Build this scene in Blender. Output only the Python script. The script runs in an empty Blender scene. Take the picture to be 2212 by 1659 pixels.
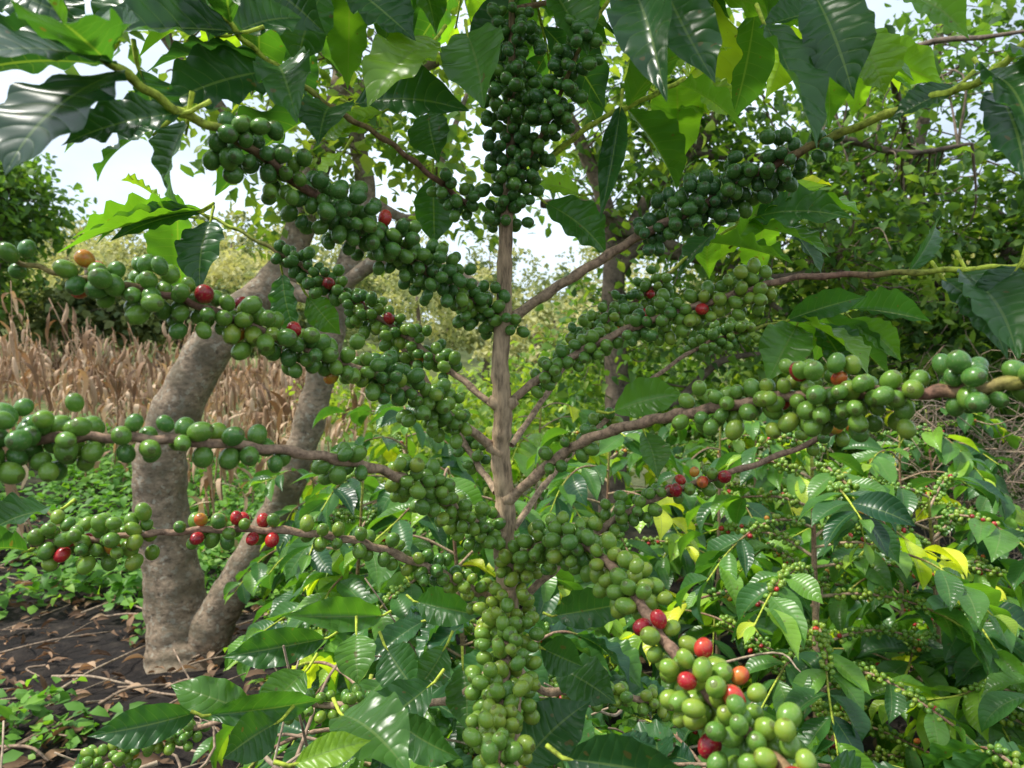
import bpy, math, numpy as np
from mathutils import Vector, noise
rng=np.random.default_rng(11)
K=0.74/1106.0
H=1.4
def S(px,py,d):
    """surveyed point: bearing/elevation read from the photo station + distance d (m)"""
    return np.array([(px-1106)*K*d, d, H-(py-829.5)*K*d])
def st(a,b,x):
    t=np.clip((np.asarray(x,float)-a)/(b-a),0,1); return t*t*(3-2*t)
def nrm(a):
    a=np.asarray(a,float); return a/np.maximum(np.linalg.norm(a,axis=-1,keepdims=True),1e-9)
def gz(x,y):
    x=np.asarray(x,float); y=np.asarray(y,float)
    l=np.log1p(np.exp(np.clip((-x-2.0)*2.5,-30,60)))/2.5
    l=9*(1-np.exp(-l/9))
    return .19*l*st(3.6,7,y) + st(30,90,y)*8 + st(20,80,np.abs(x))*3

# ------------------------------------------------------------------ mesh accumulation
class Acc:
    def __init__(s): s.V=[];s.Q=[];s.T=[];s.A=[];s.U=[];s.n=0
    def add(s,v,q=None,t=None,tint=0.0,uv=None):
        v=np.asarray(v,float).reshape(-1,3); m=len(v)
        s.V.append(v)
        if q is not None and len(q): s.Q.append(np.asarray(q).reshape(-1,4)+s.n)
        if t is not None and len(t): s.T.append(np.asarray(t).reshape(-1,3)+s.n)
        s.A.append(np.broadcast_to(np.asarray(tint,float),(m,)).copy())
        s.U.append(np.zeros((m,3)) if uv is None else np.asarray(uv,float).reshape(-1,3))
        s.n+=m
    def inst(s,T,pos,X,Y,Z,tint):
        pos=np.atleast_2d(pos); m=len(pos)
        if m==0: return
        v=T['v']; n=len(v)
        W=pos[:,None]+v[None,:,0:1]*X[:,None]+v[None,:,1:2]*Y[:,None]+v[None,:,2:3]*Z[:,None]
        off=(np.arange(m)*n)[:,None,None]
        q=(T['q'][None]+off).reshape(-1,4) if len(T['q']) else None
        t=(T['t'][None]+off).reshape(-1,3) if len(T['t']) else None
        uv=np.zeros((m,n,3)); uv[:,:,:2]=T['uv'][None]; uv[:,:,2]=rng.random(m)[:,None]
        s.add(W.reshape(-1,3),q,t,np.repeat(np.broadcast_to(tint,(m,)),n),uv.reshape(-1,3))
    def build(s,name,mat,parent=None,smooth=True):
        if s.n==0: return None
        me=bpy.data.meshes.new(name)
        V=np.concatenate(s.V); A=np.concatenate(s.A); U=np.concatenate(s.U)
        Q=np.concatenate(s.Q) if s.Q else np.zeros((0,4),int)
        T=np.concatenate(s.T) if s.T else np.zeros((0,3),int)
        me.vertices.add(len(V)); me.vertices.foreach_set('co',V.astype(np.float32).ravel())
        L=np.concatenate([Q.ravel(),T.ravel()]).astype(np.int32)
        me.loops.add(len(L)); me.loops.foreach_set('vertex_index',L)
        np_=len(Q)+len(T); me.polygons.add(np_)
        ls=np.concatenate([np.arange(len(Q))*4,len(Q)*4+np.arange(len(T))*3]).astype(np.int32)
        me.polygons.foreach_set('loop_start',ls)
        me.polygons.foreach_set('use_smooth',np.full(np_,smooth))
        a=me.attributes.new('tint','FLOAT','POINT'); a.data.foreach_set('value',A.astype(np.float32))
        a=me.attributes.new('luv','FLOAT_VECTOR','POINT'); a.data.foreach_set('vector',U.astype(np.float32).ravel())
        me.update(calc_edges=True)
        me.materials.append(mat)
        ob=bpy.data.objects.new(name,me); bpy.context.scene.collection.objects.link(ob)
        if parent: ob.parent=parent
        return ob
def empty(name):
    e=bpy.data.objects.new(name,None); bpy.context.scene.collection.objects.link(e); return e

# ------------------------------------------------------------------ templates
def leaf_T(nu,nv,droop,fold,wav,nw,ph,tw=0.0):
    v=np.linspace(0,1,nv); u=np.linspace(-1,1,nu)
    prof=np.sin(math.pi*np.clip(v,0.004,0.996)**0.92)**0.78*(1-0.55*st(0.70,1.0,v))
    prof=np.maximum(prof,0.015)
    th=-droop*(v**1.2-0.0); dy=np.cos(th);dz=np.sin(th)
    y=np.concatenate([[0],np.cumsum((dy[1:]+dy[:-1])/2)])/(nv-1)
    z=np.concatenate([[0],np.cumsum((dz[1:]+dz[:-1])/2)])/(nv-1)
    a=math.atan2(z[-1],y[-1]); c=math.hypot(z[-1],y[-1])
    y2=(y*math.cos(a)+z*math.sin(a))/c; z2=(-y*math.sin(a)+z*math.cos(a))/c
    Vg,Ug=np.meshgrid(v,u,indexing='ij')
    P=prof[:,None]; side=np.sign(Ug)
    X=Ug*P*0.5*(1+0.022*np.sin(2*math.pi*nw*Vg+ph))
    Y=y2[:,None]+0*Ug+0.02*np.sin(Vg*9+ph)*np.abs(Ug)
    Zc=z2[:,None]+fold*np.abs(Ug)*P*0.2+wav*np.abs(Ug)**2*P*np.sin(2*math.pi*nw*Vg+ph+side*1.4)
    Zc=Zc+tw*Ug*P*Vg*0.3
    X=X+0.05*math.sin(ph)*np.sin(Vg*math.pi)
    verts=np.stack([X,Y,Zc],-1).reshape(-1,3)
    q=[]
    for i in range(nv-1):
        for j in range(nu-1):
            b=i*nu+j; q.append((b,b+1,b+nu+1,b+nu))
    return dict(v=verts,q=np.array(q),t=np.zeros((0,3),int),uv=np.stack([Ug,Vg],-1).reshape(-1,2))
LH=[leaf_T(9,29,rng.uniform(.3,1.1),rng.uniform(.3,.9),rng.uniform(.022,.05),rng.uniform(4,6),rng.uniform(0,6),rng.uniform(-.6,.6)) for _ in range(12)]
LM=[leaf_T(5,13,rng.uniform(.3,1.3),rng.uniform(.3,.9),rng.uniform(.008,.03),rng.uniform(1.6,2.8),rng.uniform(0,6),rng.uniform(-.5,.5)) for _ in range(10)]
LBIG=[leaf_T(11,33,.55,.25,.03,4.5,1.0,.25)]
def small_leaf(droop,fold):
    v=np.array([[0,0,0],[.42,.38,fold],[.30,.75,fold*.8-droop*.5],[0,1,-droop],[-.30,.75,fold*.8-droop*.5],[-.42,.38,fold],[0,.4,0],[0,.75,-droop*.5]])
    t=np.array([[0,1,6],[0,6,5],[7,2,3],[7,3,4]]); q=np.array([[6,1,2,7],[6,7,4,5]])
    uv=v[:,:2]*np.array([2,1])
    return dict(v=v,q=q,t=t,uv=uv)
LS=[small_leaf(.1,.08),small_leaf(.3,.12),small_leaf(.2,-.05),small_leaf(.45,.15)]
_v=np.array([[0,0,0],[.45,.5,.1],[0,1,-.15],[-.45,.5,.1]])
LF_=[dict(v=_v,q=np.array([[0,1,2,3]]),t=np.zeros((0,3),int),uv=_v[:,:2]*[2,1])]
def sphere_T(ns,nr,el):
    vs=[];uv=[]
    for i in range(nr+1):
        f=math.pi*i/nr
        for j in range(ns):
            a=2*math.pi*j/ns
            r=math.sin(f); y=-math.cos(f)
            yy=y*el
            if i==nr: yy-=0.06
            vs.append((r*math.cos(a),yy,r*math.sin(a)*0.94)); uv.append((a,(1-math.cos(f))/2))
    q=[(i*ns+j,i*ns+(j+1)%ns,(i+1)*ns+(j+1)%ns,(i+1)*ns+j) for i in range(nr) for j in range(ns)]
    return dict(v=np.array(vs),q=np.array(q)[:,::-1],t=np.zeros((0,3),int),uv=np.array(uv))
BH=sphere_T(16,12,1.13); BL=sphere_T(8,6,1.12)

# ------------------------------------------------------------------ paths and tubes
def catmull(P,per=10):
    P=np.asarray(P,float); n=len(P)
    E=np.vstack([2*P[0]-P[1],P,2*P[-1]-P[-2]]); out=[];T=[]
    for i in range(n-1):
        p0,p1,p2,p3=E[i],E[i+1],E[i+2],E[i+3]
        for k in range(per):
            t=k/per
            out.append(.5*((2*p1)+(-p0+p2)*t+(2*p0-5*p1+4*p2-p3)*t*t+(-p0+3*p1-3*p2+p3)*t**3)); T.append(i+t)
    out.append(P[-1]);T.append(n-1)
    return np.array(out),np.array(T)
def tube(acc,P,R,ns=8,tint=0.0,cap=True,gnarl=0.0,gs=6.0):
    P=np.asarray(P,float); n=len(P); R=np.broadcast_to(R,(n,))
    tg=nrm(np.gradient(P,axis=0))
    a=np.array([0,0,1.]) if abs(tg[0][2])<.8 else np.array([1.,0,0])
    N=[];cur=nrm(np.cross(tg[0],a))
    for i in range(n):
        cur=nrm(cur-tg[i]*np.dot(cur,tg[i])); N.append(cur)
    N=np.array(N);B=np.cross(tg,N)
    ang=np.arange(ns)*2*math.pi/ns
    D=(np.cos(ang)[None,:,None]*N[:,None]+np.sin(ang)[None,:,None]*B[:,None])
    V=P[:,None]+R[:,None,None]*D
    if gnarl>0:
        nn=np.array([noise.fractal(Vector(v*gs),1.0,2.0,4) for v in V.reshape(-1,3)]).reshape(n,ns,1)
        V=P[:,None]+R[:,None,None]*D*(1+gnarl*nn)
    i=np.arange(n-1)[:,None]*ns; j=np.arange(ns)[None]; j2=(j+1)%ns
    q=np.stack([i+j,i+j2,i+ns+j2,i+ns+j],-1).reshape(-1,4)
    Ls=np.concatenate([[0],np.cumsum(np.linalg.norm(np.diff(P,axis=0),axis=1))])
    uv=np.zeros((n,ns,3)); uv[:,:,0]=np.cos(ang)[None]; uv[:,:,2]=np.sin(ang)[None]; uv[:,:,1]=Ls[:,None]
    V=V.reshape(-1,3); uv=uv.reshape(-1,3); tt=np.repeat(np.broadcast_to(tint,(n,)),ns)
    if cap:
        V=np.vstack([V,P[-1]]); uv=np.vstack([uv,[0,Ls[-1],0]]); tt=np.append(tt,tt[-1])
        b=(n-1)*ns; t=np.array([(b+k,b+(k+1)%ns,n*ns) for k in range(ns)])
        acc.add(V,q,t,tt,uv)
    else: acc.add(V,q,None,tt,uv)
def lump(P,r0,r1,node=0.045,amp=0.22,seed=0):
    n=len(P); Ls=np.concatenate([[0],np.cumsum(np.linalg.norm(np.diff(P,axis=0),axis=1))])
    r=r0+(r1-r0)*Ls/Ls[-1]
    ph=(Ls/node+seed*.37)%1.0
    return r*(1+amp*np.exp(-((ph-.5)/.10)**2))
def leaves(acc,Ts,pos,Y,N,L,W,tint):
    pos=np.atleast_2d(pos);m=len(pos)
    Y=nrm(np.atleast_2d(Y)); N=np.atleast_2d(N)
    X=nrm(np.cross(Y,N)); Z=np.cross(X,Y)
    L=np.broadcast_to(L,(m,))[:,None];W=np.broadcast_to(W,(m,))[:,None];tint=np.broadcast_to(tint,(m,))
    k=rng.integers(0,len(Ts),m)
    for i,T in enumerate(Ts):
        s=k==i
        if s.any(): acc.inst(T,pos[s],X[s]*W[s],Y[s]*L[s],Z[s]*L[s],tint[s])
RIPE=[.68,.72,.78,.84,.88,.88,.92,.96]
def cherries(acc,T,P,t,t0,t1,spacing=.028,nmax=11,R=.024,rb=.004,red=.03,tint=.3,tspr=.1,br=.0074,tries=60):
    m=(t>=t0)&(t<=t1); Q=P[m]
    if len(Q)<2: return
    Ls=np.concatenate([[0],np.cumsum(np.linalg.norm(np.diff(Q,axis=0),axis=1))]); tot=Ls[-1]
    tg=nrm(np.gradient(Q,axis=0))
    s=spacing*.3; acp=np.zeros((3000,3)); na=0; ax=[];ti=[]
    nodes=[]
    while s<tot: nodes.append(s); s+=spacing*rng.uniform(.85,1.15)
    for s0 in nodes:
        cnt=0; nm=nmax*rng.uniform(.65,1.15)
        nodet=tint+rng.normal(0,tspr*.5)
        for _ in range(tries):
            if cnt>=nm: break
            s=min(max(s0+rng.normal(0,.0095),0),tot)
            j=np.searchsorted(Ls,s); j=min(max(j,1),len(Ls)-1); f=(s-Ls[j-1])/max(Ls[j]-Ls[j-1],1e-9)
            c=Q[j-1]*(1-f)+Q[j]*f; g=tg[j]
            d=rng.normal(0,1,3); d[2]-=.15; d=d-g*np.dot(d,g); d/=np.linalg.norm(d)
            rr=rng.uniform(rb+br*.9,R) if cnt>5 else rng.uniform(rb+br*.85,rb+br*1.3)
            p=c+d*rr
            if na and ((acp[:na]-p)**2).sum(1).min()<(br*1.74)**2: continue
            acp[na]=p; na+=1; ax.append(nrm(d+g*rng.normal(0,.45)+rng.normal(0,.25,3))); cnt+=1
            if rng.random()<red: ti.append(rng.choice(RIPE))
            else: ti.append(np.clip(nodet+rng.normal(0,tspr*.6),0,.52))
    if not na: return
    pos=acp[:na];Y=np.array(ax); N=rng.normal(0,1,Y.shape); X=nrm(np.cross(Y,N));Z=np.cross(X,Y)
    sz=(br*rng.uniform(.82,1.13,len(pos)))[:,None]
    acc.inst(T,pos,X*sz,Y*sz*rng.uniform(.96,1.12,len(pos))[:,None],Z*sz,np.array(ti))
def shoot(acc,Ts,P,t,t0,t1,spacing=.05,L=.13,W=.42,tint=.4,tspr=.15,droop=.35,wood=None):
    m=(t>=t0)&(t<=t1);Q=P[m]
    if len(Q)<2: return
    Ls=np.concatenate([[0],np.cumsum(np.linalg.norm(np.diff(Q,axis=0),axis=1))]);tot=Ls[-1]
    tg=nrm(np.gradient(Q,axis=0)); s=rng.uniform(0,spacing)
    pos=[];Y=[];N=[];LL=[];TT=[]
    while s<=tot+.001:
        c=np.array([np.interp(s,Ls,Q[:,k]) for k in range(3)]);g=nrm(np.array([np.interp(s,Ls,tg[:,k]) for k in range(3)]))
        sd=nrm(np.cross(g,[0,0,1.])); f=s/max(tot,1e-6)
        for sgn in (-1,1):
            if rng.random()<.08: continue
            y=nrm(sd*sgn*(1.0-.3*f)+g*rng.uniform(.35,.8)+np.array([0,0,-droop*rng.uniform(.3,2.0)])+rng.normal(0,.15,3))
            pos.append(c+y*.003);Y.append(y);N.append(np.array([0,0,1.])+g*.25+rng.normal(0,.28,3))
            sc=.7+.4*math.sin(math.pi*min(1,(.25+f*.6)))-(.35 if f>.93 else 0)
            LL.append(L*sc*rng.uniform(.8,1.15)); TT.append(np.clip(tint+rng.normal(0,tspr)+(.22 if f>.9 else 0),0,1))
        s+=spacing*rng.uniform(.8,1.2)
    if rng.random()<.9:
        pos.append(Q[-1]);Y.append(tg[-1]);N.append([0,-.2,1]);LL.append(L*.5);TT.append(min(1,tint+.35))
    if not pos: return
    LL=np.array(LL)
    leaves(acc,Ts,np.array(pos),np.array(Y),np.array(N),LL,LL*W*rng.uniform(.85,1.15,len(LL)),np.array(TT))

# ------------------------------------------------------------------ materials
def M(name):
    m=bpy.data.materials.new(name); m.use_nodes=True; nt=m.node_tree; nt.nodes.clear()
    return m,nt,nt.nodes,nt.links
def nd(N,t,**k):
    n=N.new(t)
    for a,b in k.items(): setattr(n,a,b)
    return n
def ramp(N,stops,interp='LINEAR'):
    r=N.new('ShaderNodeValToRGB'); e=r.color_ramp.elements; r.color_ramp.interpolation=interp
    while len(e)<len(stops): e.new(.5)
    for i,(p,c) in enumerate(stops): e[i].position=p; e[i].color=(*c,1)
    return r
def mth(N,L,op,a,b=None,c=None):
    n=N.new('ShaderNodeMath'); n.operation=op
    for i,x in enumerate((a,b,c)):
        if x is None: continue
        if isinstance(x,(int,float)): n.inputs[i].default_value=x
        else: L.new(x,n.inputs[i])
    return n.outputs[0]
def mixc(N,L,f,a,b,mode='MIX'):
    n=N.new('ShaderNodeMix'); n.data_type='RGBA'; n.blend_type=mode
    for i,x in ((0,f),(6,a),(7,b)):
        if isinstance(x,(int,float)): n.inputs[i].default_value=x
        elif isinstance(x,tuple): n.inputs[i].default_value=(*x,1)
        else: L.new(x,n.inputs[i])
    return n.outputs[2]
def leaf_mat(name,stops,trans=.35,rough=.36,veins=True,tcol=(1.5,1.7,.5),bump=.32,nsc=14,spec=.5):
    m,nt,N,L=M(name)
    a=nd(N,'ShaderNodeAttribute',attribute_name='tint'); u=nd(N,'ShaderNodeAttribute',attribute_name='luv')
    r=ramp(N,stops); L.new(a.outputs['Fac'],r.inputs[0]); col=r.outputs[0]
    p=nd(N,'ShaderNodeBsdfPrincipled'); p.inputs['Roughness'].default_value=rough; p.inputs['Specular IOR Level'].default_value=spec
    if veins:
        g=nd(N,'ShaderNodeNewGeometry')
        no=nd(N,'ShaderNodeTexNoise'); no.inputs['Scale'].default_value=nsc; no.inputs['Detail'].default_value=2
        L.new(g.outputs['Position'],no.inputs['Vector'])
        dk=mth(N,L,'MULTIPLY_ADD',no.outputs['Fac'],1.2,.38)
        sc=N.new('ShaderNodeVectorMath'); sc.operation='SCALE'; L.new(col,sc.inputs[0]); L.new(dk,sc.inputs[3]); col=sc.outputs[0]
        sx=N.new('ShaderNodeSeparateXYZ'); L.new(u.outputs['Vector'],sx.inputs[0])
        au=mth(N,L,'ABSOLUTE',sx.outputs[0])
        mid=mth(N,L,'LESS_THAN',au,.04)
        ph=mth(N,L,'MULTIPLY',mth(N,L,'SUBTRACT',sx.outputs[1],mth(N,L,'MULTIPLY',mth(N,L,'POWER',au,1.4),.13)),10.5)
        ph=mth(N,L,'ADD',ph,mth(N,L,'MULTIPLY',no.outputs['Fac'],.5))
        fr=mth(N,L,'FRACT',ph); cen=mth(N,L,'ABSOLUTE',mth(N,L,'SUBTRACT',fr,.5))
        lat=mth(N,L,'MULTIPLY',mth(N,L,'GREATER_THAN',cen,.465),mth(N,L,'SUBTRACT',1,mth(N,L,'MULTIPLY',au,.85)))
        vv=mth(N,L,'MAXIMUM',mid,mth(N,L,'MULTIPLY',lat,.5))
        col=mixc(N,L,mth(N,L,'MULTIPLY',vv,.5),col,(.20,.29,.09))
        h=mth(N,L,'MULTIPLY_ADD',mth(N,L,'POWER',mth(N,L,'MULTIPLY',cen,2),3),-1,mth(N,L,'MULTIPLY',mid,-.6))
        vo=nd(N,'ShaderNodeTexNoise'); vo.inputs['Scale'].default_value=85; vo.inputs['Detail'].default_value=1; L.new(g.outputs['Position'],vo.inputs['Vector'])
        sp=mth(N,L,'GREATER_THAN',vo.outputs['Fac'],.74)
        col=mixc(N,L,mth(N,L,'MULTIPLY',sp,.7),col,(.14,.10,.04))
        rr=mth(N,L,'MULTIPLY_ADD',no.outputs['Fac'],.25,rough-.12); L.new(rr,p.inputs['Roughness'])
        b=nd(N,'ShaderNodeBump'); b.inputs['Strength'].default_value=bump; b.inputs['Distance'].default_value=.002; L.new(h,b.inputs['Height']); L.new(b.outputs[0],p.inputs['Normal'])
    L.new(col,p.inputs['Base Color'])
    tr=nd(N,'ShaderNodeBsdfTranslucent'); tc=mixc(N,L,1.0,col,tcol,'MULTIPLY'); L.new(tc,tr.inputs[0])
    mx=nd(N,'ShaderNodeMixShader'); mx.inputs[0].default_value=trans; L.new(p.outputs[0],mx.inputs[1]); L.new(tr.outputs[0],mx.inputs[2])
    o=nd(N,'ShaderNodeOutputMaterial'); L.new(mx.outputs[0],o.inputs[0]); return m
G0=[(0,(.020,.070,.030)),(.35,(.052,.150,.032)),(.65,(.14,.30,.036)),(.85,(.32,.48,.045)),(1,(.58,.61,.04))]
m_leaf=leaf_mat('coffee_leaf',G0,trans=.42,rough=.30,tcol=(2.2,2.2,.45))
m_leaf2=leaf_mat('coffee_leaf_bush',[(p,tuple(c*1.12 for c in q)) for p,q in G0],trans=.36,rough=.30,tcol=(2.0,2.0,.5))
m_tree=leaf_mat('tree_leaf',[(0,(.035,.085,.028)),(.5,(.11,.22,.045)),(1,(.30,.39,.07))],trans=.45,rough=.5,veins=False,tcol=(2.0,1.95,.6),spec=.3)
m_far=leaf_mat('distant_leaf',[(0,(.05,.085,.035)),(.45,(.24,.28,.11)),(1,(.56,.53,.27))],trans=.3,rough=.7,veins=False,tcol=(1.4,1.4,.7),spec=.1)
m_weed=leaf_mat('weed_leaf',[(0,(.06,.16,.03)),(.5,(.14,.31,.045)),(1,(.28,.46,.06))],trans=.35,rough=.5,veins=False,spec=.3)
m_dry=leaf_mat('dry_leaf',[(0,(.09,.055,.035)),(.5,(.36,.22,.13)),(1,(.66,.49,.33))],trans=.2,rough=.75,veins=False,tcol=(1.3,1.0,.6),spec=.2)

def bark(name,stops,scale=(1,1,1),bumpd=.002,spots=None,nsc=40,rough=.8,lo=.35,hi=1.5):
    m,nt,N,L=M(name)
    a=nd(N,'ShaderNodeAttribute',attribute_name='tint'); g=nd(N,'ShaderNodeNewGeometry')
    mp=nd(N,'ShaderNodeMapping'); mp.inputs['Scale'].default_value=scale; L.new(g.outputs['Position'],mp.inputs[0])
    no=nd(N,'ShaderNodeTexNoise'); no.inputs['Scale'].default_value=nsc; no.inputs['Detail'].default_value=6; no.inputs['Roughness'].default_value=.65; L.new(mp.outputs[0],no.inputs['Vector'])
    r=ramp(N,stops); L.new(a.outputs['Fac'],r.inputs[0])
    sc=N.new('ShaderNodeVectorMath'); sc.operation='SCALE'; L.new(r.outputs[0],sc.inputs[0]); 
    rr=ramp(N,[(.32,(lo,lo,lo)),(.5,(1,1,1)),(.68,(hi,hi,hi))]); L.new(no.outputs['Fac'],rr.inputs[0]); L.new(rr.outputs[0],sc.inputs[3]); col=sc.outputs[0]
    if spots:
        n2=nd(N,'ShaderNodeTexNoise'); n2.inputs['Scale'].default_value=spots[0]; n2.inputs['Detail'].default_value=6; L.new(g.outputs['Position'],n2.inputs['Vector'])
        f=ramp(N,[(.56,(0,0,0)),(.61,(1,1,1))]); L.new(n2.outputs['Fac'],f.inputs[0])
        col=mixc(N,L,mth(N,L,'MULTIPLY',f.outputs[0],.7),col,spots[1])
        n3=nd(N,'ShaderNodeTexNoise'); n3.inputs['Scale'].default_value=spots[0]*.25; n3.inputs['Detail'].default_value=6; L.new(g.outputs['Position'],n3.inputs['Vector'])
        f=ramp(N,[(.46,(0,0,0)),(.60,(1,1,1))]); L.new(n3.outputs['Fac'],f.inputs[0])
        col=mixc(N,L,mth(N,L,'MULTIPLY',f.outputs[0],.65),col,spots[2])
    p=nd(N,'ShaderNodeBsdfPrincipled'); p.inputs['Roughness'].default_value=rough; p.inputs['Specular IOR Level'].default_value=.25; L.new(col,p.inputs['Base Color'])
    b=nd(N,'ShaderNodeBump'); b.inputs['Strength'].default_value=.9; b.inputs['Distance'].default_value=bumpd; L.new(no.outputs['Fac'],b.inputs['Height']); L.new(b.outputs[0],p.inputs['Normal'])
    o=nd(N,'ShaderNodeOutputMaterial'); L.new(p.outputs[0],o.inputs[0]); return m
m_stem=bark('coffee_bark',[(0,(.42,.30,.185)),(.45,(.34,.215,.13)),(.7,(.24,.20,.07)),(1,(.36,.45,.09))],scale=(1,1,.22),nsc=160,bumpd=.0026,lo=.38,hi=1.4)
m_branch=bark('coffee_branch_bark',[(0,(.42,.30,.195)),(.5,(.24,.125,.085)),(.75,(.26,.26,.05)),(1,(.46,.54,.06))],nsc=160,bumpd=.0015,rough=.65)
m_trunk=bark('shade_tree_bark',[(0,(.25,.185,.125)),(1,(.18,.135,.10))],scale=(1,1,1.5),nsc=30,bumpd=.008,spots=(40,(.40,.36,.28),(.115,.095,.06)),hi=1.4)
m_dark=bark('dark_bark',[(0,(.16,.12,.09)),(1,(.24,.18,.13))],nsc=20,bumpd=.01)
m_stick=bark('dry_stick',[(0,(.28,.19,.13)),(1,(.40,.31,.22))],nsc=60,bumpd=.002)
# cherries
m_ch,nt,N,L=M('coffee_cherry')
a=nd(N,'ShaderNodeAttribute',attribute_name='tint');u=nd(N,'ShaderNodeAttribute',attribute_name='luv')
r=ramp(N,[(0,(.042,.125,.034)),(.25,(.075,.195,.032)),(.45,(.155,.29,.032)),(.60,(.30,.37,.04)),(.70,(.58,.25,.03)),(.80,(.58,.07,.03)),(.88,(.48,.018,.025)),(1,(.22,.01,.02))])
no=nd(N,'ShaderNodeTexNoise'); no.inputs['Scale'].default_value=80; g=nd(N,'ShaderNodeNewGeometry'); L.new(g.outputs['Position'],no.inputs['Vector'])
tt=mth(N,L,'ADD',a.outputs['Fac'],mth(N,L,'MULTIPLY_ADD',no.outputs['Fac'],.34,-.17)); L.new(tt,r.inputs[0])
sx=N.new('ShaderNodeSeparateXYZ'); L.new(u.outputs['Vector'],sx.inputs[0])
tip=ramp(N,[(.0,(0,0,0)),(.955,(0,0,0)),(.972,(1,1,1)),(.985,(.45,.45,.45)),(1,(1,1,1))]); L.new(sx.outputs[1],tip.inputs[0])
col=mixc(N,L,mth(N,L,'MULTIPLY',tip.outputs[0],.8),r.outputs[0],(.08,.05,.025))
fs=nd(N,'ShaderNodeTexNoise'); fs.inputs['Scale'].default_value=600; fs.inputs['Detail'].default_value=1; L.new(g.outputs['Position'],fs.inputs['Vector'])
fr=ramp(N,[(.58,(0,0,0)),(.70,(1,1,1))]); L.new(fs.outputs['Fac'],fr.inputs[0])
col=mixc(N,L,mth(N,L,'MULTIPLY',fr.outputs[0],.35),col,(.30,.34,.12))
p=nd(N,'ShaderNodeBsdfPrincipled'); L.new(col,p.inputs['Base Color']); p.inputs['Roughness'].default_value=.27; p.inputs['Specular IOR Level'].default_value=.5
o=nd(N,'ShaderNodeOutputMaterial'); L.new(p.outputs[0],o.inputs[0])
# soil
m_soil,nt,N,L=M('soil')
g=nd(N,'ShaderNodeNewGeometry')
n1=nd(N,'ShaderNodeTexNoise'); n1.inputs['Scale'].default_value=9; n1.inputs['Detail'].default_value=10; n1.inputs['Roughness'].default_value=.7; L.new(g.outputs['Position'],n1.inputs['Vector'])
n2=nd(N,'ShaderNodeTexNoise'); n2.inputs['Scale'].default_value=.6; n2.inputs['Detail'].default_value=5; L.new(g.outputs['Position'],n2.inputs['Vector'])
r=ramp(N,[(.3,(.009,.008,.008)),(.5,(.024,.019,.017)),(.66,(.055,.043,.034)),(.8,(.14,.10,.075))]); L.new(n1.outputs['Fac'],r.inputs[0])
sy=N.new('ShaderNodeSeparateXYZ'); L.new(g.outputs['Position'],sy.inputs[0])
gr=mth(N,L,'MULTIPLY',mth(N,L,'SUBTRACT',sy.outputs[1],6.0),.15); n=N.new('ShaderNodeClamp'); L.new(gr,n.inputs[0])
f=mth(N,L,'MULTIPLY',n.outputs[0],n2.outputs['Fac'])
f=mth(N,L,'MULTIPLY',f,1.7)
grc=ramp(N,[(.3,(.08,.12,.04)),(.7,(.24,.26,.09))]); L.new(n1.outputs['Fac'],grc.inputs[0])
col=mixc(N,L,f,r.outputs[0],grc.outputs[0])
p=nd(N,'ShaderNodeBsdfPrincipled'); p.inputs['Roughness'].default_value=.9; p.inputs['Specular IOR Level'].default_value=.2; L.new(col,p.inputs['Base Color'])
b=nd(N,'ShaderNodeBump'); b.inputs['Strength'].default_value=1; b.inputs['Distance'].default_value=.05; L.new(n1.outputs['Fac'],b.inputs['Height']); L.new(b.outputs[0],p.inputs['Normal'])
o=nd(N,'ShaderNodeOutputMaterial'); L.new(p.outputs[0],o.inputs[0])

# ------------------------------------------------------------------ ground
def axis(lo,hi,c,fine,n):
    t=np.linspace(-1,1,n); s=np.sign(t)*np.abs(t)**3.0
    return np.where(s<0,c+s*(c-lo),c+s*(hi-c))+t*fine
xs=axis(-220,220,-1.0,1.5,190); ys=axis(-60,260,3.0,2,200)
X,Y=np.meshgrid(xs,ys,indexing='ij'); Z=gz(X,Y)
nz=np.array([noise.fractal(Vector((x*2.2,y*2.2,0)),1.0,2.0,5) for x,y in zip(X.ravel(),Y.ravel())]).reshape(X.shape)
Z=Z+nz*.05*(1+np.clip(Y-8,0,20)*.05)-.02
A_=Acc(); ny=len(ys); i=np.arange(len(xs)-1)[:,None]*ny; j=np.arange(ny-1)[None]
A_.add(np.stack([X,Y,Z],-1).reshape(-1,3),np.stack([i+j,i+ny+j,i+ny+j+1,i+j+1],-1).reshape(-1,4))
A_.build('ground',m_soil)

# ------------------------------------------------------------------ main coffee plant
plant=empty('coffee_plant')
W_=Acc();BR=Acc();LF=Acc();CH=Acc()
base=S(1096,1310,.86); 
stem=[np.array([base[0]+.01,.88,-.03]),np.array([base[0]+.006,.87,.5]),base,S(1088,1200,.857),S(1090,1080,.855),S(1080,980,.853),S(1087,900,.85),S(1080,800,.85),S(1087,690,.85),S(1092,520,.85),S(1104,300,.85),S(1106,100,.85),S(1104,-60,.85),S(1100,-260,.85)]
P,t=catmull(stem,16)
rad=np.interp(t,[0,2,4,6,8,9,10,11,13],[.018,.0140,.0122,.0110,.0102,.0085,.0052,.0042,.002])
Ls=np.concatenate([[0],np.cumsum(np.linalg.norm(np.diff(P,axis=0),axis=1))])
ir=Ls+.012*np.sin(Ls*23)+.008*np.sin(Ls*51)
rad=rad*(1+.09*np.exp(-((((ir/.062)%1)-.5)/.13)**2))
tube(W_,P,rad,24,np.interp(t,[0,8,9.2,11,12,13],[0,.05,.3,.45,.8,1]),gnarl=.15,gs=60)
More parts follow.
